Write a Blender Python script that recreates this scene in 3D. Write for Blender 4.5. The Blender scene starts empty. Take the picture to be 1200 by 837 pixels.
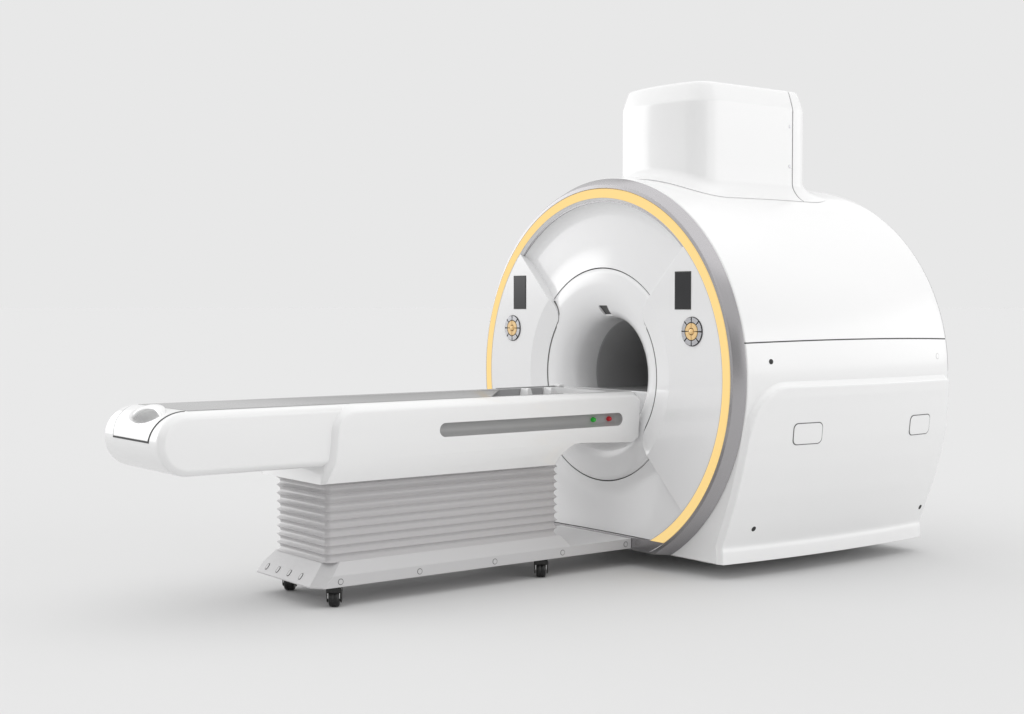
import bpy, bmesh, math
from mathutils import Vector
from mathutils.geometry import tessellate_polygon
PI = math.pi
scn = bpy.context.scene
COL = scn.collection
RAD = math.radians
H0 = 1.0            # height of the bore axis above the floor; all shapes below are written round that axis (x along the bore)

# ------------------------------------------------------------------ materials
def srgb(h):
    h = h.lstrip('#')
    v = [int(h[i:i+2], 16)/255 for i in (0, 2, 4)]
    return tuple(c/12.92 if c <= .04045 else ((c+.055)/1.055)**2.4 for c in v)

def mat(name, color, rough=.4, metal=0., spec=.5, coat=0., coat_rough=.1, noise=.0, nscale=3., rvar=0., bump=0., bscale=200., emis=None, estr=0., stretch=None):
    m = bpy.data.materials.new(name); m.use_nodes = True
    nt = m.node_tree; b = nt.nodes['Principled BSDF']
    if isinstance(color, (int, float)): color = (color,)*3
    b.inputs['Base Color'].default_value = (*color, 1)
    b.inputs['Roughness'].default_value = rough
    b.inputs['Metallic'].default_value = metal
    b.inputs['Specular IOR Level'].default_value = spec
    b.inputs['Coat Weight'].default_value = coat
    b.inputs['Coat Roughness'].default_value = coat_rough
    if emis:
        b.inputs['Emission Color'].default_value = (*emis, 1); b.inputs['Emission Strength'].default_value = estr
    if noise or rvar or bump:
        tc = nt.nodes.new('ShaderNodeTexCoord'); mp = nt.nodes.new('ShaderNodeMapping')
        nt.links.new(tc.outputs['Object'], mp.inputs['Vector'])
        if stretch: mp.inputs['Scale'].default_value = stretch
        n = nt.nodes.new('ShaderNodeTexNoise'); n.inputs['Scale'].default_value = nscale; n.inputs['Detail'].default_value = 4
        nt.links.new(mp.outputs['Vector'], n.inputs['Vector'])
        if noise:
            r = nt.nodes.new('ShaderNodeMapRange')
            r.inputs['To Min'].default_value = 1-noise; r.inputs['To Max'].default_value = 1+noise
            nt.links.new(n.outputs['Fac'], r.inputs['Value'])
            mx = nt.nodes.new('ShaderNodeVectorMath'); mx.operation = 'SCALE'
            mx.inputs[0].default_value = color
            nt.links.new(r.outputs['Result'], mx.inputs['Scale'])
            nt.links.new(mx.outputs['Vector'], b.inputs['Base Color'])
        if rvar:
            r2 = nt.nodes.new('ShaderNodeMapRange')
            r2.inputs['To Min'].default_value = rough-rvar; r2.inputs['To Max'].default_value = rough+rvar
            nt.links.new(n.outputs['Fac'], r2.inputs['Value']); nt.links.new(r2.outputs['Result'], b.inputs['Roughness'])
        if bump:
            n2 = nt.nodes.new('ShaderNodeTexNoise'); n2.inputs['Scale'].default_value = bscale; n2.inputs['Detail'].default_value = 2
            nt.links.new(mp.outputs['Vector'], n2.inputs['Vector'])
            bp = nt.nodes.new('ShaderNodeBump'); bp.inputs['Strength'].default_value = bump; bp.inputs['Distance'].default_value = .002
            nt.links.new(n2.outputs['Fac'], bp.inputs['Height']); nt.links.new(bp.outputs['Normal'], b.inputs['Normal'])
    return m

M_white  = mat('white_shell_plastic', (.87, .87, .87), .30, spec=.5, coat=.7, coat_rough=.08)
M_fascia = mat('white_fascia_plastic', (.86, .86, .865), .28, spec=.5, coat=1., coat_rough=.06)
M_table  = mat('white_table_plastic', (.82, .82, .82), .30, spec=.5, coat=.6, coat_rough=.08)
M_base   = mat('grey_painted_steel', (.56, .555, .56), .30, spec=.5, coat=.2, coat_rough=.2, noise=.015, nscale=3, rvar=.04, bump=.05, bscale=300)
M_bell   = mat('grey_bellows_rubber', (.52, .51, .515), .34, spec=.5, coat=.25, coat_rough=.2)
M_silver = mat('brushed_silver_trim', (.43, .42, .43), .24, metal=.9, noise=.03, nscale=6, rvar=.03, bump=.02, bscale=60, stretch=(40, 1, 1))
M_ring   = mat('amber_light_ring', srgb('#8a6a35'), .6, spec=.1, emis=srgb('#fee09a'), estr=.80)
M_gap    = mat('dark_joint_gasket', .02, .6)
M_gapmid = mat('grey_joint_gasket', .11, .6)
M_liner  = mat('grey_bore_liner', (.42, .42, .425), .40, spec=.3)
M_stop   = mat('light_stop_black', (.075, .075, .078), .5)  # for the added panel that darkens the bore
M_bridge = mat('grey_bore_rail', (.40, .40, .40), .35)
M_screen = mat('dark_display_glass', (.030, .030, .032), .12, spec=.42, noise=.05, nscale=8)
M_sframe = mat('dark_display_frame', .025, .35)
M_chrome = mat('satin_chrome', (.50, .50, .52), .25, metal=.9, rvar=.05, nscale=20)
M_gold   = mat('amber_button_plastic', srgb('#f3cd8e'), .3, coat=.4, noise=.02)
M_black  = mat('black_button_base', .02, .4)
M_pad    = mat('grey_cradle_surface', (.30, .30, .30), .22, spec=.5)
M_well   = mat('shaded_tray_grey', (.36, .36, .365), .4, noise=.03)  # grey holds the shade of the tray walls
M_slot   = mat('grey_recess_lining', (.38, .38, .38), .3)
M_green  = mat('green_indicator_lens', srgb('#1f9a2e'), .25, emis=srgb('#22a030'), estr=.25)
M_red    = mat('red_indicator_lens', srgb('#a81c26'), .25, emis=srgb('#a81c26'), estr=.25)
M_tyre   = mat('black_caster_rubber', .006, .35, noise=.1, nscale=30)
M_fork   = mat('black_caster_fork', .008, .25)
M_steel  = mat('bright_steel', (.75, .75, .75), .18, metal=1., rvar=.05, nscale=30)
M_sensor = mat('dark_sensor_glass', .05, .3)

def floor_material():
    m = bpy.data.materials.new('pale_studio_floor'); m.use_nodes = True
    nt = m.node_tree; b = nt.nodes['Principled BSDF']
    b.inputs['Roughness'].default_value = .9; b.inputs['Specular IOR Level'].default_value = 0
    b.inputs['Base Color'].default_value = (*FLOOR_COL, 1)
    return m

# ------------------------------------------------------------------ object helpers
def thing(name, label, cat, loc):
    o = bpy.data.objects.new(name, None); COL.objects.link(o)
    o.location = loc; o['label'] = label; o['category'] = cat; o.empty_display_size = .2
    return o

WPOS = {}
def obj(name, bm, m, parent=None, bevel=0., seg=2, angle=40, cuts=(), label=None, sharp=35):
    """bm -> one mesh object; the mesh is recentred on its own middle"""
    bmesh.ops.recalc_face_normals(bm, faces=bm.faces)
    me = bpy.data.meshes.new(name); bm.to_mesh(me); bm.free()
    n = len(me.vertices)
    lo = [min(v.co[i] for v in me.vertices) for i in range(3)]; hi = [max(v.co[i] for v in me.vertices) for i in range(3)]
    c = Vector([(a+b)/2 for a, b in zip(lo, hi)])
    for v in me.vertices: v.co -= c
    for mm in (m if isinstance(m, (list, tuple)) else [m]): me.materials.append(mm)
    o = bpy.data.objects.new(name, me); COL.objects.link(o)
    w = c + Vector((0, 0, H0))
    if parent is not None:
        o.parent = parent; o.location = w - WPOS.get(parent.name, Vector(parent.location))
    else: o.location = w
    WPOS[o.name] = w
    if label: o['label'] = label
    if cuts:
        tmp = []
        if bevel:
            bv = o.modifiers.new('bevel', 'BEVEL'); bv.width = bevel; bv.segments = seg; bv.limit_method = 'ANGLE'; bv.angle_limit = RAD(angle)
        for cb in cuts:
            bmesh.ops.recalc_face_normals(cb, faces=cb.faces)
            cm = bpy.data.meshes.new('cut'); cb.to_mesh(cm); cb.free()
            co = bpy.data.objects.new('cut', cm); COL.objects.link(co); co.location = (0, 0, H0)
            md = o.modifiers.new('cut', 'BOOLEAN'); md.operation = 'DIFFERENCE'; md.solver = 'EXACT'; md.object = co
            tmp.append((co, cm))
        bpy.context.view_layer.update()
        dg = bpy.context.evaluated_depsgraph_get()
        new = bpy.data.meshes.new_from_object(o.evaluated_get(dg), depsgraph=dg)
        o.modifiers.clear(); o.data = new
        for co, cm in tmp:
            bpy.data.objects.remove(co); bpy.data.meshes.remove(cm)
        me = new; me.name = name
        bevel = 0
    for p in me.polygons: p.use_smooth = True
    me.set_sharp_from_angle(angle=RAD(sharp))
    if bevel:
        bv = o.modifiers.new('bevel', 'BEVEL'); bv.width = bevel; bv.segments = seg; bv.limit_method = 'ANGLE'; bv.angle_limit = RAD(angle); bv.harden_normals = True
    return o

def from_lists(verts, faces):
    bm = bmesh.new(); vs = [bm.verts.new(v) for v in verts]
    for f in faces:
        try: bm.faces.new([vs[i] for i in f])
        except ValueError: pass
    return bm

def revolve(prof, n=160, closed=True):
    """profile of (r, x) turned round the bore axis"""
    k = len(prof); V = []; Fs = []
    for i in range(n):
        a = 2*PI*i/n
        for r, x in prof: V.append((x, r*math.cos(a), r*math.sin(a)))
    for i in range(n):
        j = (i+1) % n
        for q in range(k if closed else k-1):
            s = (q+1) % k
            Fs.append((i*k+q, i*k+s, j*k+s, j*k+q))
    return from_lists(V, Fs)

def loft(rings, cap=True, closed_ring=True, wrap=False):
    n = len(rings[0]); V = [p for r in rings for p in r]; Fs = []
    R = len(rings)
    for i in range(R if wrap else R-1):
        j = (i+1) % R
        for q in range(n if closed_ring else n-1):
            s = (q+1) % n
            Fs.append((i*n+q, i*n+s, j*n+s, j*n+q))
    if cap and not wrap:
        Fs.append(tuple(range(n))[::-1]); Fs.append(tuple((R-1)*n+q for q in range(n)))
    return from_lists(V, Fs)

def slab(outline, y0, y1, axis='y'):
    """closed outline of (x,z) swept across y (or other axis)"""
    def P(a, b, t):
        return {'y': (a, t, b), 'x': (t, a, b), 'z': (a, b, t)}[axis]
    return loft([[P(a, b, y0) for a, b in outline], [P(a, b, y1) for a, b in outline]])

def box(x0, x1, y0, y1, z0, z1): return slab([(x0, z0), (x1, z0), (x1, z1), (x0, z1)], y0, y1)

def loft_tri(rings, ax):
    """closed loft whose flat ends are triangulated in their own plane (ax = the two axes of that plane)"""
    n = len(rings[0]); V = [p for r in rings for p in r]; Fs = []
    R = len(rings)
    for i in range(R-1):
        for q in range(n):
            k = (q+1) % n
            Fs.append((i*n+q, i*n+k, (i+1)*n+k, (i+1)*n+q))
    for i in (0, R-1):
        pts = [Vector((p[ax[0]], p[ax[1]], 0)) for p in rings[i]]
        for t in tessellate_polygon([pts]): Fs.append(tuple(i*n+k for k in t))
    return from_lists(V, Fs)

def merge(*bms):
    out = bmesh.new()
    for b in bms:
        me = bpy.data.meshes.new('t'); b.to_mesh(me); b.free(); out.from_mesh(me); bpy.data.meshes.remove(me)
    return out

def cut_plane(bm, co, no, fill=True):
    """drop what lies on the side the normal points to"""
    g = bmesh.ops.bisect_plane(bm, geom=bm.verts[:]+bm.edges[:]+bm.faces[:], plane_co=co, plane_no=no, clear_outer=True, dist=1e-6)
    if fill:
        es = [e for e in g['geom_cut'] if isinstance(e, bmesh.types.BMEdge)]
        bmesh.ops.holes_fill(bm, edges=es)
    return bm

def capsule(cx, cz, hx, hz, n=10):
    """stadium outline, half length hx, half height hz"""
    pts = []
    L = hx-hz
    for i in range(n+1):
        a = -PI/2+PI*i/n; pts.append((cx+L+hz*math.cos(a), cz+hz*math.sin(a)))
    for i in range(n+1):
        a = PI/2+PI*i/n; pts.append((cx-L+hz*math.cos(a), cz+hz*math.sin(a)))
    return pts

def rrect(hx, hy, r, n=6):
    pts = []
    for cx, cy, a0 in ((hx-r, hy-r, 0), (-hx+r, hy-r, 90), (-hx+r, -hy+r, 180), (hx-r, -hy+r, 270)):
        for i in range(n+1):
            a = RAD(a0+90*i/n); pts.append((cx+r*math.cos(a), cy+r*math.sin(a)))
    return pts

def tube(path, rads, n=14, flat=1.0):
    """swept round bar along points"""
    rings = []
    for i, pnt in enumerate(path):
        p = Vector(pnt); t = (Vector(path[min(i+1, len(path)-1)])-Vector(path[max(i-1, 0)])).normalized()
        u = t.cross(Vector((0, 0, 1)));
        if u.length < 1e-4: u = t.cross(Vector((1, 0, 0)))
        u.normalize(); w = u.cross(t)
        rings.append([p+u*rads[i]*math.cos(2*PI*k/n)*flat+w*rads[i]*math.sin(2*PI*k/n) for k in range(n)])
    return loft(rings)

# ================================================================== SCANNER
scanner = thing('mri_scanner', 'white drum-shaped MRI scanner with amber light ring and round bore', 'medical scanner', (.85, 0, 0))

# --- body cross-section (geometry functions) ---
#SURF-BEGIN
XF, XB = .060, 1.632
def bulge(x):
    u = min(1, max(0, (x-XF)/(XB-XF)))
    return .060*4*u*(1-u) + .020*u
LOW = [(1.060, .0), (1.056, -.08), (1.043, -.18), (1.025, -.30), (.995, -.43), (.950, -.58), (.898, -.72), (.862, -.808), (.854, -.830), (.8535, -.838), (.857, -.846), (.859, -.87), (.860, -.918)]
def low_y(z):
    for (y0, z0), (y1, z1) in zip(LOW, LOW[1:]):
        if z <= z0 and z >= z1: return y0+(y1-y0)*(z0-z)/(z0-z1)
    return LOW[-1][0]
def base_y(x, z):
    """half width of the plain drum at height z"""
    y = math.sqrt(max(0, 1.06**2-z*z)) if z >= 0 else low_y(z)
    return y*(1+bulge(x)/1.06)
PT, PF, PR = .015, .0605, 1.624       # panel outline: top, front, rear
def panel_h(x, z):
    """how far the raised side panel stands off the drum"""
    dt, df, dr = PT-z, x-PF, PR-x
    rf, rr = .235, .07
    if df < rf and dt < rf: d = rf-math.hypot(rf-df, rf-dt)
    elif dr < rr and dt < rr: d = rr-math.hypot(rr-dr, rr-dt)
    else: d = min(dt, df, dr)
    w = .013+.027*min(1, max(0, (z+.30)/.22))
    t = min(1, max(0, d/w))
    return .034*(t**2.4 if z > -.34 else t*t*(3-2*t))-.005
def panel_y(x, z): return base_y(x, z)+panel_h(x, z)
def seam_lift(x, z):
    u = min(1, max(0, (x-XF)/(XB-XF)))
    return .011*4*u*(1-u)*max(0, 1-abs(z-.19)/.4)
#SURF-END

def section(x, sx=1., inset=0.):
    half = []
    na = 60
    for i in range(na+1):
        a = PI/2-(PI/2)*i/na; half.append((1.06*math.cos(a), 1.06*math.sin(a)))
    for i in range(1, len(LOW)):
        (y0, z0), (y1, z1) = LOW[i-1], LOW[i]
        for k in (.5, 1): half.append((y0+(y1-y0)*k, z0+(z1-z0)*k))
    yb = LOW[-1][0]
    for k in range(1, 9): half.append((yb*(1-k/8), -.918))
    s = (1+bulge(x)/1.06)
    full = half+[(-y, z) for y, z in half[-2:0:-1]]
    out = []
    for y, z in full:
        yy, zz = y*s, z
        if yy > 0: yy *= 1-.036*max(0, 1-(x-XF)/.5)
        if inset:
            l = math.hypot(yy, zz); f = 1-inset/l; yy *= f; zz *= f
        out.append((x, yy, zz))
    return out

def body_mesh(inset=0., hole=.31):
    st = []
    front = section(XF, inset=.006+inset)
    def inner(x, r): return [(x, r*y/math.hypot(y, z), r*z/math.hypot(y, z)) for _, y, z in front]
    st.append(inner(XF+.002, .80)); st.append(front); st.append(section(XF+.006, inset=inset))
    N = 26
    for i in range(1, N): st.append(section(XF+.006+(1.600-XF-.006)*i/N, inset=inset))
    st += [section(1.600, inset=inset), section(1.609, inset=.0015+inset), section(1.610, inset=.010+inset), section(1.616, inset=.010+inset), section(1.617, inset=.0035+inset), section(1.618, inset=.004+inset), section(1.628, inset=.012+inset), section(XB, inset=.026+inset)]
    st += [inner(XB, .5), inner(XB, hole), inner(.9, hole+.02), inner(.3, .5)]
    return loft(st, wrap=True)

SEAM = .190
b = body_mesh(); cut_plane(b, (0, 0, SEAM+.0034), (0, 0, -1))
for v in b.verts: v.co.z += seam_lift(v.co.x, v.co.z)
obj('upper_cover', b, M_white, scanner, sharp=32)
b = body_mesh(); cut_plane(b, (0, 0, SEAM-.0034), (0, 0, 1))
for v in b.verts: v.co.z += seam_lift(v.co.x, v.co.z)
obj('lower_cover', b, M_white, scanner, sharp=32)
obj('rear_gasket', loft([section(1.6105, inset=.006), section(1.6155, inset=.006), section(1.6155, inset=.02), section(1.6105, inset=.02)], wrap=True), M_gapmid, scanner)
# strip of dark gasket behind the seam
for s in (-1, 1):
    ring = []
    for i in range(33):
        x = XF+.012+(1.615-XF-.012)*i/32
        y = base_y(x, SEAM)-.008; zc = SEAM+seam_lift(x, SEAM)
        ring.append([(x, s*y, zc-.012), (x, s*y, zc+.012), (x, s*(y-.03), zc+.012), (x, s*(y-.03), zc-.012)])
    obj('seam_gasket', loft(ring), M_gapmid, scanner)

# --- side panels ---
def side_panel(s):
    xs = [PF+.0+.02*i/7 for i in range(8)]+[PF+.02+.30*i/26 for i in range(1, 27)]+[.3805+1.12*i/26 for i in range(1, 27)]+[1.5005+(PR-1.5005)*i/22 for i in range(1, 23)]
    zs = [PT-.30*i/46 for i in range(47)]+[PT-.30-(.5-.0)*i/20 for i in range(1, 21)]+[-.80, -.812, -.822, -.832, -.842, -.852, -.865, -.89, -.918]
    zs = sorted(set(zs), reverse=True)
    V = []; Fs = []; n = len(zs)+1
    for x in xs:
        for z in zs: V.append((x, s*panel_y(x, z), z))
        V.append((x, s*(base_y(x, -.918)-.12), -.9182))
    for i in range(len(xs)-1):
        for j in range(n-1): Fs.append((i*n+j, i*n+j+1, (i+1)*n+j+1, (i+1)*n+j))
    return obj('side_panel', from_lists(V, Fs), M_white, scanner, sharp=60)

def patch(s, outline, cx, cz, off, depth, surf):
    """a thin tile following the flank: outline (dx,dz) round cx,cz"""
    rings = []
    for k, d in ((0., -depth), (1., -depth), (1., 0.), (.6, 0.), (.2, 0.)):
        rg = []
        for dx, dz in outline:
            kk = k if k else .2
            x, z = cx+dx*kk, cz+dz*kk
            rg.append((x, s*(surf(x, z)+off+d), z))
        rings.append(rg)
    return loft(rings)

HOLES = [(.2063, .098, base_y), (.2381, -.746, panel_y), (1.5644, -.746, panel_y)]
COVERS = [(.4455, -.266, .0985, .0558), (1.3280, -.2640, .0940, .0553)]
for s in (-1, 1):
    pn = side_panel(s)
    for cx, cz, hx, hz in COVERS:
        # outlines lean with the flank in the picture: sheared rounded rectangle
        ol = [(a-.06*c, c) for a, c in rrect(hx, hz, .028)]
        g = obj('access_cover', patch(s, [(a*.955, c*.92) for a, c in ol], cx, cz, .0026, .006, panel_y), M_white, pn)
        obj('cover_gasket', patch(s, ol, cx, cz, .0012, .006, panel_y), M_gapmid, g)
    circ = [(.013*math.cos(2*PI*i/20), .013*math.sin(2*PI*i/20)) for i in range(20)]
    for cx, cz, f in HOLES:
        h = obj('bolt_hole', patch(s, circ, cx, cz, .0012, .006, f), M_gap, scanner)
        rm = [(1.35*a, 1.35*c) for a, c in circ]
        obj('hole_rim', patch(s, rm, cx, cz, .0004, .006, f), M_white, h)
    sc = obj('screw_cap', patch(s, circ, 1.5029, .0985, .0012, .006, base_y), M_white, scanner)
    obj('cap_groove', patch(s, [(1.25*a, 1.25*c) for a, c in circ], 1.5029, .0985, .0004, .006, base_y), M_base, sc)

# --- front: silver bezel, amber ring, dish, wings, cowl ---
ZC = -.845
bz = revolve([(1.0005, .013), (1.0005, .003), (1.004, .0005), (1.022, .0010), (1.027, .005), (1.0572, .058), (.93, .058), (.93, .016), (.95, .016), (.95, .013)], 256)
for v in bz.verts:
    r = math.hypot(v.co.y, v.co.z)
    if v.co.y > 0 and r > 1: v.co.y *= 1-.040*(r-1)/.057
cut_plane(bz, (0, 0, -.915), (0, 0, -1))
obj('silver_bezel', bz, M_silver, scanner, sharp=25)
rg = revolve([(.9515, -.0005), (.9535, -.002), (.997, -.002), (.999, -.0005), (.999, .012), (.9515, .012)], 256)
cut_plane(rg, (0, 0, ZC), (0, 0, -1))
obj('light_ring', rg, M_ring, scanner, sharp=25)
rg = revolve([(.9474, -.0002), (.9515, -.0002), (.9515, .014), (.9474, .014)], 256)
cut_plane(rg, (0, 0, ZC), (0, 0, -1))
obj('ring_gasket', rg, M_base, scanner)
# silver plinth below the dish
obj('bottom_fascia', slab([(-.56, -.8465), (.56, -.8465), (.468, -.9145), (-.468, -.9145)], .0016, .058, 'x'), M_silver, scanner)
def dish_x(r, low=False):
    if low:
        return .012+.032*min(1, (.9478-r)/.30) if r > .62 else .044-.008*(.62-r)/.045
    if r < .70: return .036+.016*math.sin((r-.575)/.125*PI/2)
    t = max(0, (r-.845)/(.948-.845))
    return .052*(1-t**3.2)
rs = [.579+(.845-.579)*i/18 for i in range(19)]+[.845+(.9473-.845)*i/24 for i in range(1, 25)]
ds = revolve([(r, dish_x(r)) for r in rs]+[(.9474, .0595), (.579, .0595)], 192)
for v in ds.verts:
    if v.co.z < 0 and v.co.x < .059: v.co.x = dish_x(math.hypot(v.co.y, v.co.z), True)
cut_plane(ds, (0, 0, ZC+.001), (0, 0, -1))
obj('front_dish', ds, M_fascia, scanner, sharp=30)
# wings
def wing(s):
    R0, R1, RB, XI = .455, .9475, .575, .026
    rows = [R0+.002*k for k in range(4)]+[.465+.0075*k for k in range(1, 10)]+[.545, .56, .571, .575, .579, .60]+[.60+(R1-.60)*k/14 for k in range(1, 15)]
    def tmax(r):
        if r >= .53: return PI/4
        t = (.53-r)/.075
        return PI/4-.145*(1-math.sqrt(max(0, 1-t*t)))
    def hx(r): return 0. if r >= RB else XI*(RB-r)/(RB-R0)
    nc = 48; top = []; V = []; Fs = []
    for r in rows:
        tm = tmax(r)
        for c in range(nc+1):
            th = -tm+2*tm*c/nc
            V.append((hx(r)-.0005, s*r*math.cos(th), r*math.sin(th)))
    w = nc+1
    for i in range(len(rows)-1):
        for c in range(nc): Fs.append((i*w+c, i*w+c+1, (i+1)*w+c+1, (i+1)*w+c))
    # walls
    loop = [i*w for i in range(len(rows))]+[(len(rows)-1)*w+c for c in range(1, w)]+[i*w+nc for i in range(len(rows)-2, -1, -1)]+[c for c in range(nc-1, 0, -1)]
    base = len(V)
    for i in loop: V.append((.0585, V[i][1], V[i][2]))
    L = len(loop)
    for k in range(L):
        j = (k+1) % L; Fs.append((loop[k], loop[j], base+j, base+k))
    wg = obj('side_wing', from_lists(V, Fs), M_fascia, scanner, sharp=5, bevel=.0045, seg=2, angle=45)
    path = [(r, tmax(r)) for r in (.56, .545, .53, .515, .50, .49, .48, .47, .464, .459, .456, .4552)]
    path += [(R0, tmax(R0)*(1-k/12)) for k in range(1, 13)]
    path = path+[(r, -t) for r, t in path[-2::-1]]
    pts = [Vector((r*math.cos(t), r*math.sin(t))) for r, t in path]
    rings = []
    for i, q in enumerate(pts):
        t = (pts[min(i+1, len(pts)-1)]-pts[max(i-1, 0)]).normalized(); nrm = Vector((t.y, -t.x))
        if nrm.x > 0 and abs(path[i][1]) < .6: nrm = -nrm
        if abs(path[i][1]) >= .6 and nrm.y*path[i][1] < 0: nrm = -nrm
        a, c = q-nrm*.002, q+nrm*.0062
        rings.append([(x, s*p.x, p.y) for x, p in ((.0262, a), (.0262, c), (.05, c), (.05, a))])
    obj('wing_gasket', loft(rings), M_gapmid, wg)
    return wg
for s in (-1, 1):
    wg = wing(s)
    scr = obj('display_screen', slab([(.618, .357), (.7265, .357), (.7265, .541), (.618, .541)] if s > 0 else [(-.7265, .357), (-.618, .357), (-.618, .541), (-.7265, .541)], -.0035, .002, 'x'), M_screen, scanner, bevel=.0015)
    e = .004
    obj('screen_frame', slab([(.618-e, .357-e), (.7265+e, .357-e), (.7265+e, .541+e), (.618-e, .541+e)] if s > 0 else [(-.7265-e, .357-e), (-.618+e, .357-e), (-.618+e, .541+e), (-.7265-e, .541+e)], -.0022, .0015, 'x'), M_sframe, scr)
    # round control pad
    cy, cz = s*.7395, .243
    def ringsec(r0, r1, a0, a1, x0, x1, n=10):
        rings = []
        for i in range(n+1):
            a = a0+(a1-a0)*i/n; ca, sa = math.cos(a), math.sin(a)
            rings.append([(x0, cy+r0*ca, cz+r0*sa), (x0, cy+r1*ca, cz+r1*sa), (x1, cy+r1*ca, cz+r1*sa), (x1, cy+r0*ca, cz+r0*sa)])
        return loft(rings)
    circ = [(cy+.0745*math.cos(2*PI*i/48), cz+.0745*math.sin(2*PI*i/48)) for i in range(48)]
    pad = obj('control_pad', slab(circ, -.003, .002, 'x'), M_black, scanner)
    for k in range(8):
        a0 = RAD(45*k)+.055; a1 = RAD(45*k+45)-.055
        obj('outer_button', ringsec(.047, .071, a0, a1, -.0075, .0), M_chrome, pad, bevel=.0012)
    for k in range(4):
        a0 = RAD(90*k)+.06; a1 = RAD(90*k+90)-.06
        obj('inner_button', ringsec(.019, .0425, a0, a1, -.0085, .0), M_gold, pad, bevel=.0015)
    dome = [(.0001, -.015), (.008, -.0142), (.0125, -.012), (.0145, -.0085), (.015, 0)]
    obj('centre_button', loft([[(x, cy+r*math.cos(2*PI*i/24), cz+r*math.sin(2*PI*i/24)) for i in range(24)] for r, x in dome]), M_gold, pad)
# cowl (trumpet round the bore)
cp = [(.573, .0595), (.573, .038), (.5705, .0345), (.55, .0305), (.52, .0275), (.49, .0265), (.46, .0275), (.435, .030), (.41, .0345), (.387, .0415), (.366, .051), (.348, .062), (.333, .076), (.320, .093), (.311, .112), (.305, .135), (.302, .17), (.301, .21), (.3005, .26), (.325, .26), (.40, .0595)]
cutb = slab([(-.036, .0), (.034, .0), (.034, .115), (-.036, .115)], .315, .40, 'z')
cutb = loft([[(.0, -.036, .365), (.0, .034, .365), (.098, .03, .33), (.098, -.032, .33)][0:4], [(.0, -.036, .40), (.0, .034, .40), (.098, .03, .40), (.098, -.032, .40)]])
nb = [(.047, -.036), (.047, .034), (.096, .031), (.096, -.033)]
cutb = loft([[(x, y, .28) for x, y in nb], [(x, y, .374) for x, y in nb]])
cw = obj('bore_cowl', revolve(cp, 192), M_fascia, scanner, sharp=50, cuts=[cutb])
nb2 = [(.0475, -.0355), (.0475, .0335), (.0955, .0305), (.0955, -.0325)]
obj('sensor_window', loft([[(x, y, .3775-1.06*(x-.047)) for x, y in nb2], [(x, y, .384-.9*(x-.047)) for x, y in nb2]]), M_sensor, scanner)
obj('cowl_gasket', revolve([(.579, .0425), (.579, .058), (.5705, .058), (.5705, .0425)], 192), M_gap, scanner)
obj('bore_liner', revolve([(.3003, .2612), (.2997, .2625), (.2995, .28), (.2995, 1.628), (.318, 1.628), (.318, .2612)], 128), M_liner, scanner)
def sill(r, x0, x1, zt):
    yt = math.sqrt(r*r-zt*zt); a0 = math.atan2(zt, yt)
    o = [(yt, zt)]+[(r*math.cos(a0-(PI+2*a0)*k/24), r*math.sin(a0-(PI+2*a0)*k/24)) for k in range(1, 25)]
    return slab(o, x0, x1, 'x')
obj('bore_sill', sill(.318, .108, .20, -.083), M_fascia, scanner, bevel=.006)
obj('bore_light_stop', revolve([(.0005, .95), (.2985, .95), (.2985, .96), (.0005, .96)], 64), M_stop, scanner)  # added panel, shuts light out so the bore goes dark
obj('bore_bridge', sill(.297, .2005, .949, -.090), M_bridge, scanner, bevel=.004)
# levelling feet under the drum
for x in (.45, 1.25):
    for y in (-.5, .5):
        obj('levelling_foot', loft([[(x+r*math.cos(2*PI*i/24), y+r*math.sin(2*PI*i/24), z) for i in range(24)] for r, z in ((.07, -1.0), (.07, -.985), (.035, -.975), (.035, -.915))]), M_black, scanner)

# --- helium turret ---
TY = -.068
def turret_outline(off):
    """plan of the turret, grown by off"""
    hw = .352
    pts = []
    xf0, xr0 = .330, 1.262
    def fx(y): return xf0+.066*(y/hw)**2
    rc = .15; sl_ = RAD(17.5); n = 22
    ys = hw-rc*(1-math.sin(sl_))
    seq = []
    for i in range(n+1):                      # front bow from far (+) to near (-)
        y = ys-2*ys*i/n; seq.append((fx(y), y))
    cx = fx(ys)+rc*math.cos(sl_); cy = hw-rc
    for i in range(1, 13):                    # near front corner
        a = PI+sl_+(PI/2-sl_)*i/12; seq.append((cx+rc*math.cos(a), -cy+rc*math.sin(a)))
    for i in range(1, 15): seq.append((cx+(xr0-rc-cx)*i/15, -hw))
    for i in range(13):
        a = -PI/2+(PI/2)*i/12; seq.append((xr0-rc+rc*math.cos(a), -cy+rc*math.sin(a)))
    for i in range(1, 12): seq.append((xr0, -cy+2*cy*i/12))
    for i in range(13):
        a = (PI/2)*i/12; seq.append((xr0-rc+rc*math.cos(a), cy+rc*math.sin(a)))
    for i in range(1, 15): seq.append((xr0-rc+(cx-xr0+rc)*i/15, hw))
    for i in range(12):
        a = PI/2+(PI/2-sl_)*i/12; seq.append((cx+rc*math.cos(a), cy+rc*math.sin(a)))
    m = len(seq); out = []
    for i in range(m):
        p0, p1 = Vector(seq[i-1]), Vector(seq[(i+1) % m])
        t = (p1-p0).normalized(); nrm = Vector((-t.y, t.x))
        if nrm.dot(Vector(seq[i])-Vector((.78, 0))) < 0: nrm = -nrm
        q = Vector(seq[i])+nrm*(off*(1+.9*max(0, nrm.x)**2) if off > 0 else off)
        out.append((q.x, q.y+TY))
    return out
def body_top(x, y):
    x = min(max(x, XF), 1.6); s = 1+bulge(x)/1.06
    yy = min(1.05, abs(y)/s)
    return math.sqrt(1.06**2-yy*yy)
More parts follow.
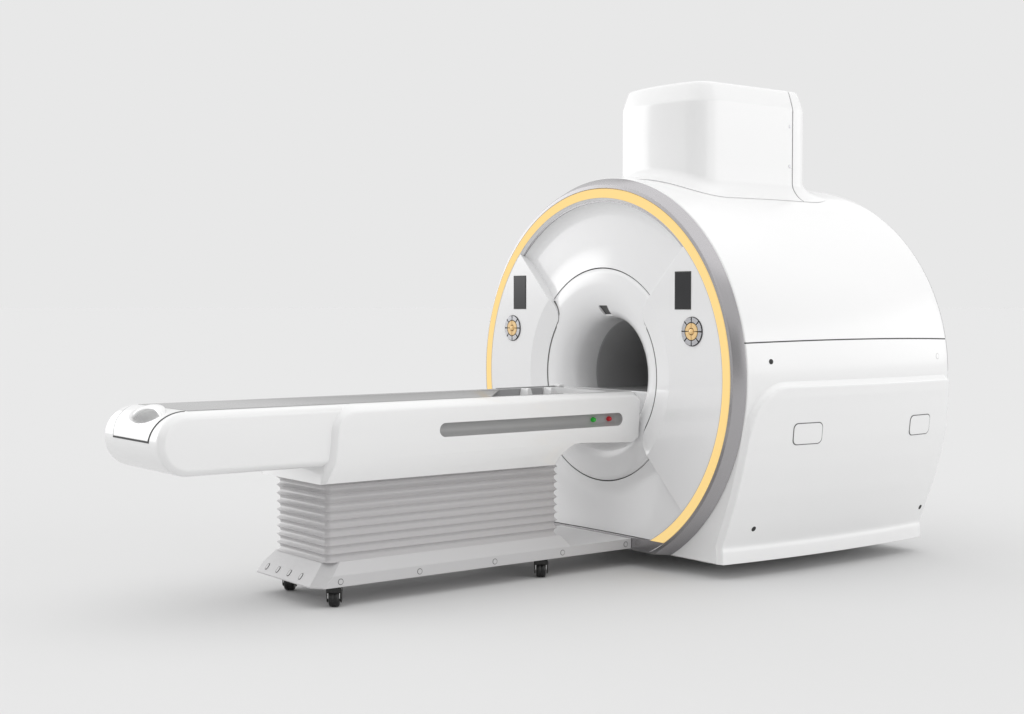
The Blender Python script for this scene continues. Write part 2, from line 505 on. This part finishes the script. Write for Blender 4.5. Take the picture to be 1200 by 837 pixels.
def turret(inset=0., cap=0.):
    rings = []
    FR = .085
    rings.append([(x, y, body_top(x, y)-.020) for x, y in turret_outline(FR-.030-inset)])
    rings.append([(x, y, body_top(x, y)-.001) for x, y in turret_outline(FR-.006-inset)])
    for k in range(9):                       # flared foot: quarter round
        a = (PI/2)*k/8
        off = FR*(1-math.sin(a)); up = FR*.85*(1-math.cos(a))
        rings.append([(x, y, body_top(x, y)+up+.0035) for x, y in turret_outline(off-inset)])
    rings.append([(x, y, max(body_top(x, y)+.12, 1.14)) for x, y in turret_outline(-inset)])
    for z, off in ((1.30, 0), (1.462, 0), (1.472, -.001), (1.482, -.004), (1.52, -.016), (1.555, -.028), (1.566, -.033), (1.573, -.038), (1.5765, -.048), (1.578, -.065), (1.58, -.15)):
        rings.append([(x, y, z-cap) for x, y in turret_outline(off-inset)])
    return loft(rings)
XT = 1.083
t1 = turret(); cut_plane(t1, (XT-.004, 0, 0), (1, 0, 0))
tf = obj('turret_cover', t1, M_white, scanner, sharp=40)
t2 = turret(); cut_plane(t2, (XT+.004, 0, 0), (-1, 0, 0))
tr = obj('turret_rear_cover', t2, M_white, scanner, sharp=40)
t3 = turret(inset=.006, cap=.006); cut_plane(t3, (XT+.02, 0, 0), (1, 0, 0)); cut_plane(t3, (XT-.02, 0, 0), (-1, 0, 0))
obj('turret_gasket', t3, M_gapmid, scanner)
for z in (1.372, 1.150):
    c = [(XT-.022+.009*math.cos(2*PI*i/16), z+.009*math.sin(2*PI*i/16)) for i in range(16)]
    obj('cover_screw', slab(c, TY-.352-.0018, TY-.347), M_chrome, tf)

# ================================================================== TABLE
table = thing('patient_table', 'long white patient table on grey bellows column and black casters', 'patient table', (-1.1, 0, 0))
ZT, ZB, RN = -.0745, -.3508, .13815
zc = (ZT+ZB)/2; NX = -2.505
def nose_outline(x1, n=48):
    o = [(x1, ZT)]
    for i in range(n+1):
        a = PI/2+PI*i/n; o.append((NX+RN*math.cos(a), zc+RN*math.sin(a)))
    o.append((x1, ZB))
    return o
def inset_poly(o, d):
    m = len(o); out = []
    for i in range(m):
        a, c, e = Vector(o[i-1]), Vector(o[i]), Vector(o[(i+1) % m])
        n1 = Vector((-(c-a).y, (c-a).x)).normalized(); n2 = Vector((-(e-c).y, (e-c).x)).normalized()
        n = (n1+n2); n = n/max(.5, n.length_squared/2)*1.0
        out.append(c+n*d)
    return out
def tabletop():
    o = nose_outline(-1.70)
    area = sum(o[i-1][0]*o[i][1]-o[i][0]*o[i-1][1] for i in range(len(o)))
    sg = 1 if area > 0 else -1
    prof = [(-.309, .016), (-.3075, .0125), (-.297, .0065), (-.283, .0015), (-.276, 0)]
    prof = [(-.309, .034), (-.3085, .028), (-.306, .0225), (-.291, .0065), (-.286, .003), (-.279, .0005), (-.272, 0)]
    rings = []
    for y, d in prof: rings.append([(q[0], y, q[1]) for q in inset_poly(o, sg*d)])
    for y, d in prof[::-1]: rings.append([(q[0], -y, q[1]) for q in inset_poly(o, sg*d)])
    return loft_tri(rings, (0, 2))
def arcp(y, th, r): return (NX+r*math.cos(RAD(th)), y, zc+r*math.sin(RAD(th)))

# nose cover with hand-grip hollow
def half_w(th):
    t = (175-th)/85; return .184+.070*max(0, min(1, t))**1.2
def hollow(y, th):
    e = math.hypot((y+.030)/.152, (th-121)/25)
    t = max(0, min(1, (1-e)/.26)); t = t*t*(3-2*t)
    return -.060*t
def ncover(off, grow, hol, ths, deep=0.):
    V = []; Fs = []; ny = 72
    for th in ths:
        w = half_w(th)+grow
        for k in range(ny+1):
            y = -.010-w+2*w*k/ny
            V.append(arcp(y, th, RN+off+(hollow(y, th)*(1+deep) if hol else 0)))
    w_ = ny+1
    for i in range(len(ths)-1):
        for k in range(ny): Fs.append((i*w_+k, i*w_+k+1, (i+1)*w_+k+1, (i+1)*w_+k))
    loop = [k for k in range(w_)]+[i*w_+ny for i in range(1, len(ths))]+[(len(ths)-1)*w_+k for k in range(ny-1, -1, -1)]+[i*w_ for i in range(len(ths)-2, 0, -1)]
    b0 = len(V)
    for i in loop:
        v = Vector(V[i]); c = Vector((NX, v.y, zc)); d = (v-c).normalized(); V.append(tuple(c+d*(RN-.012)))
    L = len(loop)
    for k in range(L):
        j = (k+1) % L; Fs.append((loop[k], loop[j], b0+j, b0+k))
    return from_lists(V, Fs)
ths = [90.5+(174.3-90.5)*i/60 for i in range(61)]
nco = obj('end_cover', ncover(.0032, 0, True, ths), M_table, table, sharp=50)
obj('cover_gap', ncover(.0017, .0085, True, [92+(177.9-92)*i/40 for i in range(41)], deep=.15), M_gap, nco)
def strap():
    key = [(.108, 131, -.026, .012), (.085, 123, -.006, .016), (.045, 113, .007, .020), (-.01, 106.5, .013, .022), (-.07, 105.5, .013, .022), (-.125, 109.5, .009, .020), (-.170, 116.5, .002, .016), (-.205, 123, -.008, .012)]
    pts = []; n = 36
    for i in range(n+1):
        f = (len(key)-1)*i/n; k = min(int(f), len(key)-2); t = f-k
        P0, P1, P2, P3 = key[max(k-1, 0)], key[k], key[k+1], key[min(k+2, len(key)-1)]
        pts.append([.5*(2*b+(c-a)*t+(2*a-5*b+4*c-d)*t*t+(3*b-a-3*c+d)*t**3) for a, b, c, d in zip(P0, P1, P2, P3)])
    P = [Vector(arcp(y, th, RN+dr)) for y, th, dr, w in pts]
    rings = []
    for i, (y, th, dr, w) in enumerate(pts):
        t = (P[min(i+1, n)]-P[max(i-1, 0)]).normalized()
        er = Vector((math.cos(RAD(th)), 0, math.sin(RAD(th)))); bn = t.cross(er).normalized(); er = bn.cross(t)
        rings.append([P[i]+bn*w*math.cos(2*PI*k/16)+er*.0105*math.sin(2*PI*k/16) for k in range(16)])
    return loft(rings)
obj('grab_handle', strap(), M_table, nco)

# docking housing (deep side box between tabletop and bellows)
DY = .335
dock_o = [(-1.862, -.433), (-1.845, -.33), (-1.832, -.235)]
for i in range(1, 13):                     # rounded top left shoulder
    a = PI-(PI/2)*i/12
    dock_o.append((-1.700+.131*math.cos(a), -.205+.1308*math.sin(a)))
dock_o += [(-.012, ZT+.0003), (.012, -.085), (.030, -.118), (.013, -.318), (-.03, -.345), (-.385, -.329), (-.425, -.334), (-.46, -.348), (-.497, -.378), (-.522, -.408), (-.534, -.433)]
dock_o.reverse()
def dock():
    area = sum(dock_o[i-1][0]*dock_o[i][1]-dock_o[i][0]*dock_o[i-1][1] for i in range(len(dock_o)))
    sg = 1 if area > 0 else -1
    prof = [(-.335, .040), (-.3345, .034), (-.332, .029), (-.307, .0065), (-.300, .002), (-.292, 0)]
    rings = []
    def under(y, z):                       # lower skirt of the box leans inwards
        t = max(0, min(1, (-.352-z)/.03)); t2 = max(0, (-.36-z)/.075)
        return y*(1-.055*t2-.012*t*t*(3-2*t))
    def ins(d):
        out = []
        for (x, z), q in zip(dock_o, inset_poly(dock_o, sg*d)):
            w = 1.
            if z < -.30: w = .18
            elif x > -.1 and z < -.1: w = .35
            elif x > -.1: w = .7
            out.append((x+(q.x-x)*(1. if x < -1.8 and z > -.40 else w), z+(q.y-z)*w))
        return out
    for y, d in prof: rings.append([(q[0], under(y, q[1]), q[1]) for q in ins(d)])
    for y, d in prof[::-1]: rings.append([(q[0], under(-y, q[1]), q[1]) for q in ins(d)])
    return loft_tri(rings, (0, 2))
slot_o = capsule(-.677, -.2145, .574, .0335, 12)
slot_far = capsule(-.677, -.2145, .574, .0335, 12)
def grip_cut():
    rings = []
    for i in range(13):
        th = 95+50*i/12
        rings.append([arcp(y, th, r) for y, r in ((-.19, RN+.03), (.125, RN+.03), (.125, RN-.085), (-.19, RN-.085))])
    return loft(rings)
def trough():
    w = slab(rrect(1.115, .252, .05), -.128, 0., 'z')
    for v in w.verts: v.co.x += -1.235
    return w
tb = tabletop()
obj('tabletop', tb, M_table, table, sharp=50, cuts=[trough(), grip_cut()])
dk = dock()
# level band where the slot is cut: refine so that the cut face stays flat
hs = obj('docking_housing', dk, M_table, table, sharp=40, cuts=[slab(slot_o, -.40, -.290), slab(slot_far, .290, .40), trough()])
def slot_shell(s_):
    rings = []
    for k in range(11):
        d = .0334*k/11; dep = .040*math.sqrt(1-(1-k/11)**2)
        rings.append([(x, s_*(.3335-dep), z) for x, z in capsule(-.677, -.2145, .5739-d, .0334-d, 12)])
    rings.append([(-.677+(x+.677)*.98, y, -.2145) for x, y, z in rings[-1]])
    return loft(rings, cap=False)
for s_ in (-1, 1): obj('slot_panel', slot_shell(s_), M_slot, hs, sharp=60)
for x, m, lb in ((-.2735, M_green, 'green indicator light'), (-.167, M_red, 'red indicator light')):
    dome = [(.0001, -.016), (.006, -.015), (.010, -.012), (.0125, -.007), (.013, 0)]
    obj('indicator_light', loft([[(x+r*math.cos(2*PI*i/20), -.2935+y*1.5, -.2125+r*math.sin(2*PI*i/20)) for i in range(20)] for r, y in dome]), m, hs, label=lb)
# cradle surface lying in the top, dished deeper towards the head end, where it is scooped round the tray
def cradle():
    nx, ny = 44, 32; V = []; Fs = []
    for i in range(nx+1):
        for k in range(ny+1):
            y = -.262+.524*k/ny
            u = abs(y)/.262
            xe = -.66+.22*u*u
            x = -2.492+(xe+2.492)*i/nx
            t = max(0, min(1, (x+2.35)/1.25)); t = t*t*(3-2*t)
            V.append((x, y, -.0722-.040*t*(1-u**2.6)))
    w = ny+1
    for i in range(nx):
        for k in range(ny): Fs.append((i*w+k, i*w+k+1, (i+1)*w+k+1, (i+1)*w+k))
    loop = [k for k in range(w)]+[i*w+ny for i in range(1, nx+1)]+[nx*w+k for k in range(ny-1, -1, -1)]+[i*w for i in range(nx-1, 0, -1)]
    b0 = len(V)
    for i in loop: V.append((V[i][0], V[i][1], V[i][2]-.006))
    for k in range(len(loop)):
        j = (k+1) % len(loop); Fs.append((loop[k], loop[j], b0+j, b0+k))
    return from_lists(V, Fs)
obj('cradle', cradle(), M_pad, table, sharp=50)
tl = slab(rrect(.2535, .2505, .049), -.1275, -.1265, 'z')
for v in tl.verts: v.co.x += -.375
hd = obj('head_tray', tl, M_well, table)
for y0, y1 in ((.2475, .2515), (-.2515, -.2475)):
    obj('tray_wall_shade', box(-.58, -.17, y0, y1, -.127, -.0765), M_well, hd)  # grey wall strips stand in for shade inside the tray
for x in (-.315, -.155):
    obj('tray_rib', slab([(x-.02, -.127), (x+.03, -.127), (x+.012, -.073), (x-.008, -.073)], .18, .2465), M_table, hd, bevel=.003)
for s in (1,):
    obj('shaded_edge_strip', box(-.47, -.07, .262, .2765, -.0742, -.0685), M_well, table, bevel=.0015)  # dark strip added where the tray's far wall lies in shade
obj('rail_clip', box(-.066, -.028, .235, .2765, -.0742, -.062), M_table, table, bevel=.003)

# bellows
def bellows():
    per, k = .0392, 14
    rings = []
    for i in range(int(9.45*k)):
        t = i/k; z = -.7985+per*t
        off = -.0155*math.sin(PI*(t % 1.0)**1.15)**.8
        ol = rrect(.683+off, .248+off, .034+off*.6, 6)
        rings.append([(x-1.134, y, z) for x, y in ol])
    return loft(rings)
obj('bellows', bellows(), M_bell, table, sharp=50)

# floor frame of the table
def base_ring(z, xl, yl, xc, yw, xr):
    return [(xl, -yl, z), (xc, -yw, z), (xr, -yw, z), (xr, yw, z), (xl+.012, yw, z), (xl, yw-.011, z)]
lower = loft([base_ring(-.905, -1.8935, .231, -1.852, .290, -.0005), base_ring(-.8985, -1.8945, .231, -1.852, .290, -.0005), base_ring(-.853, -1.8575, .220, -1.806, .290, -.0005)])
upper = loft([base_ring(-.8545, -1.8585, .2202, -1.807, .2885, -.4095), base_ring(-.8515, -1.856, .2195, -1.804, .288, -.4115), base_ring(-.797, -1.8115, .206, -1.745, .2485, -.4485)])
bf = obj('base_frame', merge(lower, upper), M_base, table, bevel=.004, seg=3, angle=18)
for s in (-1, 1):
    for x in (-1.7663, -1.336, -.895, -.4673, -.0400):
        sc = obj('frame_screw', slab([(x+.0115*math.cos(2*PI*i/20), -.880+.0115*math.sin(2*PI*i/20)) for i in range(20)], s*.2875, s*.2914), M_base, bf)
        obj('screw_recess', slab([(x+.0145*math.cos(2*PI*i/20), -.880+.0145*math.sin(2*PI*i/20)) for i in range(20)], s*.2875, s*.2904), M_gapmid, sc)
ex, ez = -1.8945+.0370*.62, -.8985+.0455*.62          # on the sloping end face
sl = Vector((.0370, 0, .0455)).normalized(); nn = Vector((-sl.z, 0, sl.x))
for y in (.2137, .1085, -.001, -.1095):
    def pl(hx, hz, d0, d1):
        ol = capsule(0, 0, hz, hx, 6)              # long way up the slope
        return loft([[Vector((ex, y, ez))+sl*(a)+Vector((0, 1, 0))*c+nn*d for a, c in ol] for d in (d0, d1)])
    cp_ = obj('slot_cap', pl(.0080, .0145, -.003, .0020), M_base, bf)
    obj('cap_recess', pl(.0112, .0178, -.003, .0014), M_gapmid, cp_)
# casters
def caster(x, y, rz):
    c, s_ = math.cos(rz), math.sin(rz)
    def T(bm):
        for v in bm.verts:
            a, b_, z = v.co; v.co = (x+a*c-b_*s_, y+a*s_+b_*c, z)
        return bm
    cz = -1.0+.0375
    pr = [(.012, -.024), (.030, -.024), (.0345, -.0215), (.0370, -.016), (.0375, -.004), (.0355, -.0015), (.0355, .0015), (.0375, .004), (.0370, .016), (.0345, .0215), (.030, .024), (.012, .024)]
    wh = revolve(pr, 40)                       # axle along local x
    for v in wh.verts: v.co = (v.co.x, v.co.y, v.co.z+cz)
    root = obj('caster', T(slab([(-.036, -.935), (.036, -.935), (.036, -.915), (.022, -.906), (-.022, -.906), (-.036, -.915)], -.024, .024)), M_fork, table, bevel=.004)
    obj('wheel', T(wh), M_tyre, root, sharp=50)
    for k in (-1, 1):
        a0, a1 = sorted((k*.0285, k*.0345))
        obj('fork_arm', T(slab([(-.022, -.925), (.022, -.925), (.016, -.972), (-.002, -.982), (-.016, -.972)], a0, a1, 'x')), M_fork, root, bevel=.002)
        a0, a1 = sorted((k*.0255, k*.0283))
        obj('glint_strip', T(slab([(-.0262, -.934), (-.0245, -.934), (-.0245, -.958), (-.0262, -.958)], a0, a1, 'x')), M_steel, root)  # steel strip added to make the glint beside the wheel
for x, y, rz in ((-1.772, -.243, -.66), (-.570, -.243, -.66), (-1.745, .225, -.72), (-.570, .243, -.66)):
    caster(x, y, rz)

# ================================================================== SETTING
FLOOR_COL = (.660, .660, .660)
fl = obj('floor', loft([[(800*math.cos(2*PI*i/128), 800*math.sin(2*PI*i/128), -1.0) for i in range(128)]], cap=False), floor_material())
bmf = bmesh.new(); bmesh.ops.create_circle(bmf, cap_ends=True, segments=128, radius=900)
bmf.to_mesh(fl.data); bmf.free(); fl['kind'] = 'structure'; fl.location = (0, 0, 0)

# studio light: pale backdrop, overhead bank, left softbox, and unseen sectors added to balance brightness
BG = .807
def studio_world():
    w = bpy.data.worlds.new('World'); scn.world = w; w.use_nodes = True
    nt = w.node_tree; N = nt.nodes; L = nt.links
    bgn = N['Background']
    tc = N.new('ShaderNodeTexCoord'); sp = N.new('ShaderNodeSeparateXYZ'); L.new(tc.outputs['Generated'], sp.inputs[0])
    def val(x):
        n = N.new('ShaderNodeValue'); n.outputs[0].default_value = x; return n.outputs[0]
    def op(o, a, b=0.):
        n = N.new('ShaderNodeMath')
        if o == 'WRAP3':
            n.operation = 'WRAP'; L.new(a, n.inputs[0]); n.inputs[1].default_value = PI; n.inputs[2].default_value = -PI
            return n.outputs[0]
        n.operation = o
        for i, q in enumerate((a, b)):
            if isinstance(q, (int, float)): n.inputs[i].default_value = q
            else: L.new(q, n.inputs[i])
        return n.outputs[0]
    def ramp(x, a, b_):
        n = N.new('ShaderNodeMapRange'); n.interpolation_type = 'SMOOTHSTEP'
        L.new(x, n.inputs['Value']); n.inputs['From Min'].default_value = a; n.inputs['From Max'].default_value = b_
        return n.outputs['Result']
    X, Y, Z = sp.outputs
    az = op('ARCTAN2', Y, X)
    def sector(centre, half, soft):          # 1 inside a range of azimuth
        d = op('SUBTRACT', az, RAD(centre))
        d = op('ABSOLUTE', op('WRAP3', d))
        return op('SUBTRACT', 1., ramp(d, RAD(half-soft), RAD(half+soft)))
    def band(lo0, lo1, hi0, hi1):            # 1 inside a range of height
        return op('MULTIPLY', ramp(Z, lo0, lo1), op('SUBTRACT', 1., ramp(Z, hi0, hi1)))
    tot = val(BASE)
    back = op('MULTIPLY', sector(52.76, 29, 4), op('SUBTRACT', 1., ramp(Z, .27, .45)))
    tot = op('ADD', tot, op('MULTIPLY', back, BACK))
    for cen, half, soft, z0, z1, z2, z3, amt in GLOW_SECTORS:
        tot = op('ADD', tot, op('MULTIPLY', op('MULTIPLY', sector(cen, half, soft), band(z0, z1, z2, z3)), amt))
    tot = op('ADD', tot, op('MULTIPLY', ramp(Z, .35, .80), OVER))
    L.new(tot, bgn.inputs['Strength'])
    bgn.inputs['Color'].default_value = (1, 1, 1, 1)
BASE, OVER, BACK = 0., 0., BG
LO, HI = (-.03, .05, .30, .42), (.30, .42, .70, .80)
GLOW_SECTORS = [(107, 23, 3, *LO, 3.1), (148, 18, 4, *LO, .65), (-171.7, 22.5, 6, *LO, .30), (-127, 22.5, 6, *LO, .42), (-82, 22.5, 8, *LO, 1.6), (-38, 24, 8, *LO, 2.0), (4, 19, 4, *LO, .95),
         (52.76, 24, 5, .30, .42, .70, .735, .85), (98, 22.5, 8, *HI, 1.2), (143, 22.5, 8, *HI, 1.35), (-172, 22.5, 8, *HI, 1.35), (-127, 22.5, 8, *HI, .85), (-82, 22.5, 8, *HI, .80), (-37, 22.5, 8, *HI, 1.15), (8, 22.5, 8, *HI, 1.0),
         (0, 200, 1, .70, .80, 3, 4, 1.4)]
studio_world()

cam = bpy.data.cameras.new('camera'); co = bpy.data.objects.new('camera', cam); COL.objects.link(co)
cam.sensor_width = 36; cam.lens = 1712.02/1200*36
co.location = (-5.1358, -6.0066, .3721+H0)
co.rotation_euler = (RAD(90-2.00985), 0, RAD(52.7572-90))
cam.clip_end = 3000
scn.camera = co
scn.view_settings.view_transform = 'Standard'; scn.view_settings.look = 'None'
scn.view_settings.exposure = 0; scn.view_settings.gamma = 1
scn.cycles.max_bounces = 10; scn.cycles.diffuse_bounces = 6
scn.cycles.use_denoising = True
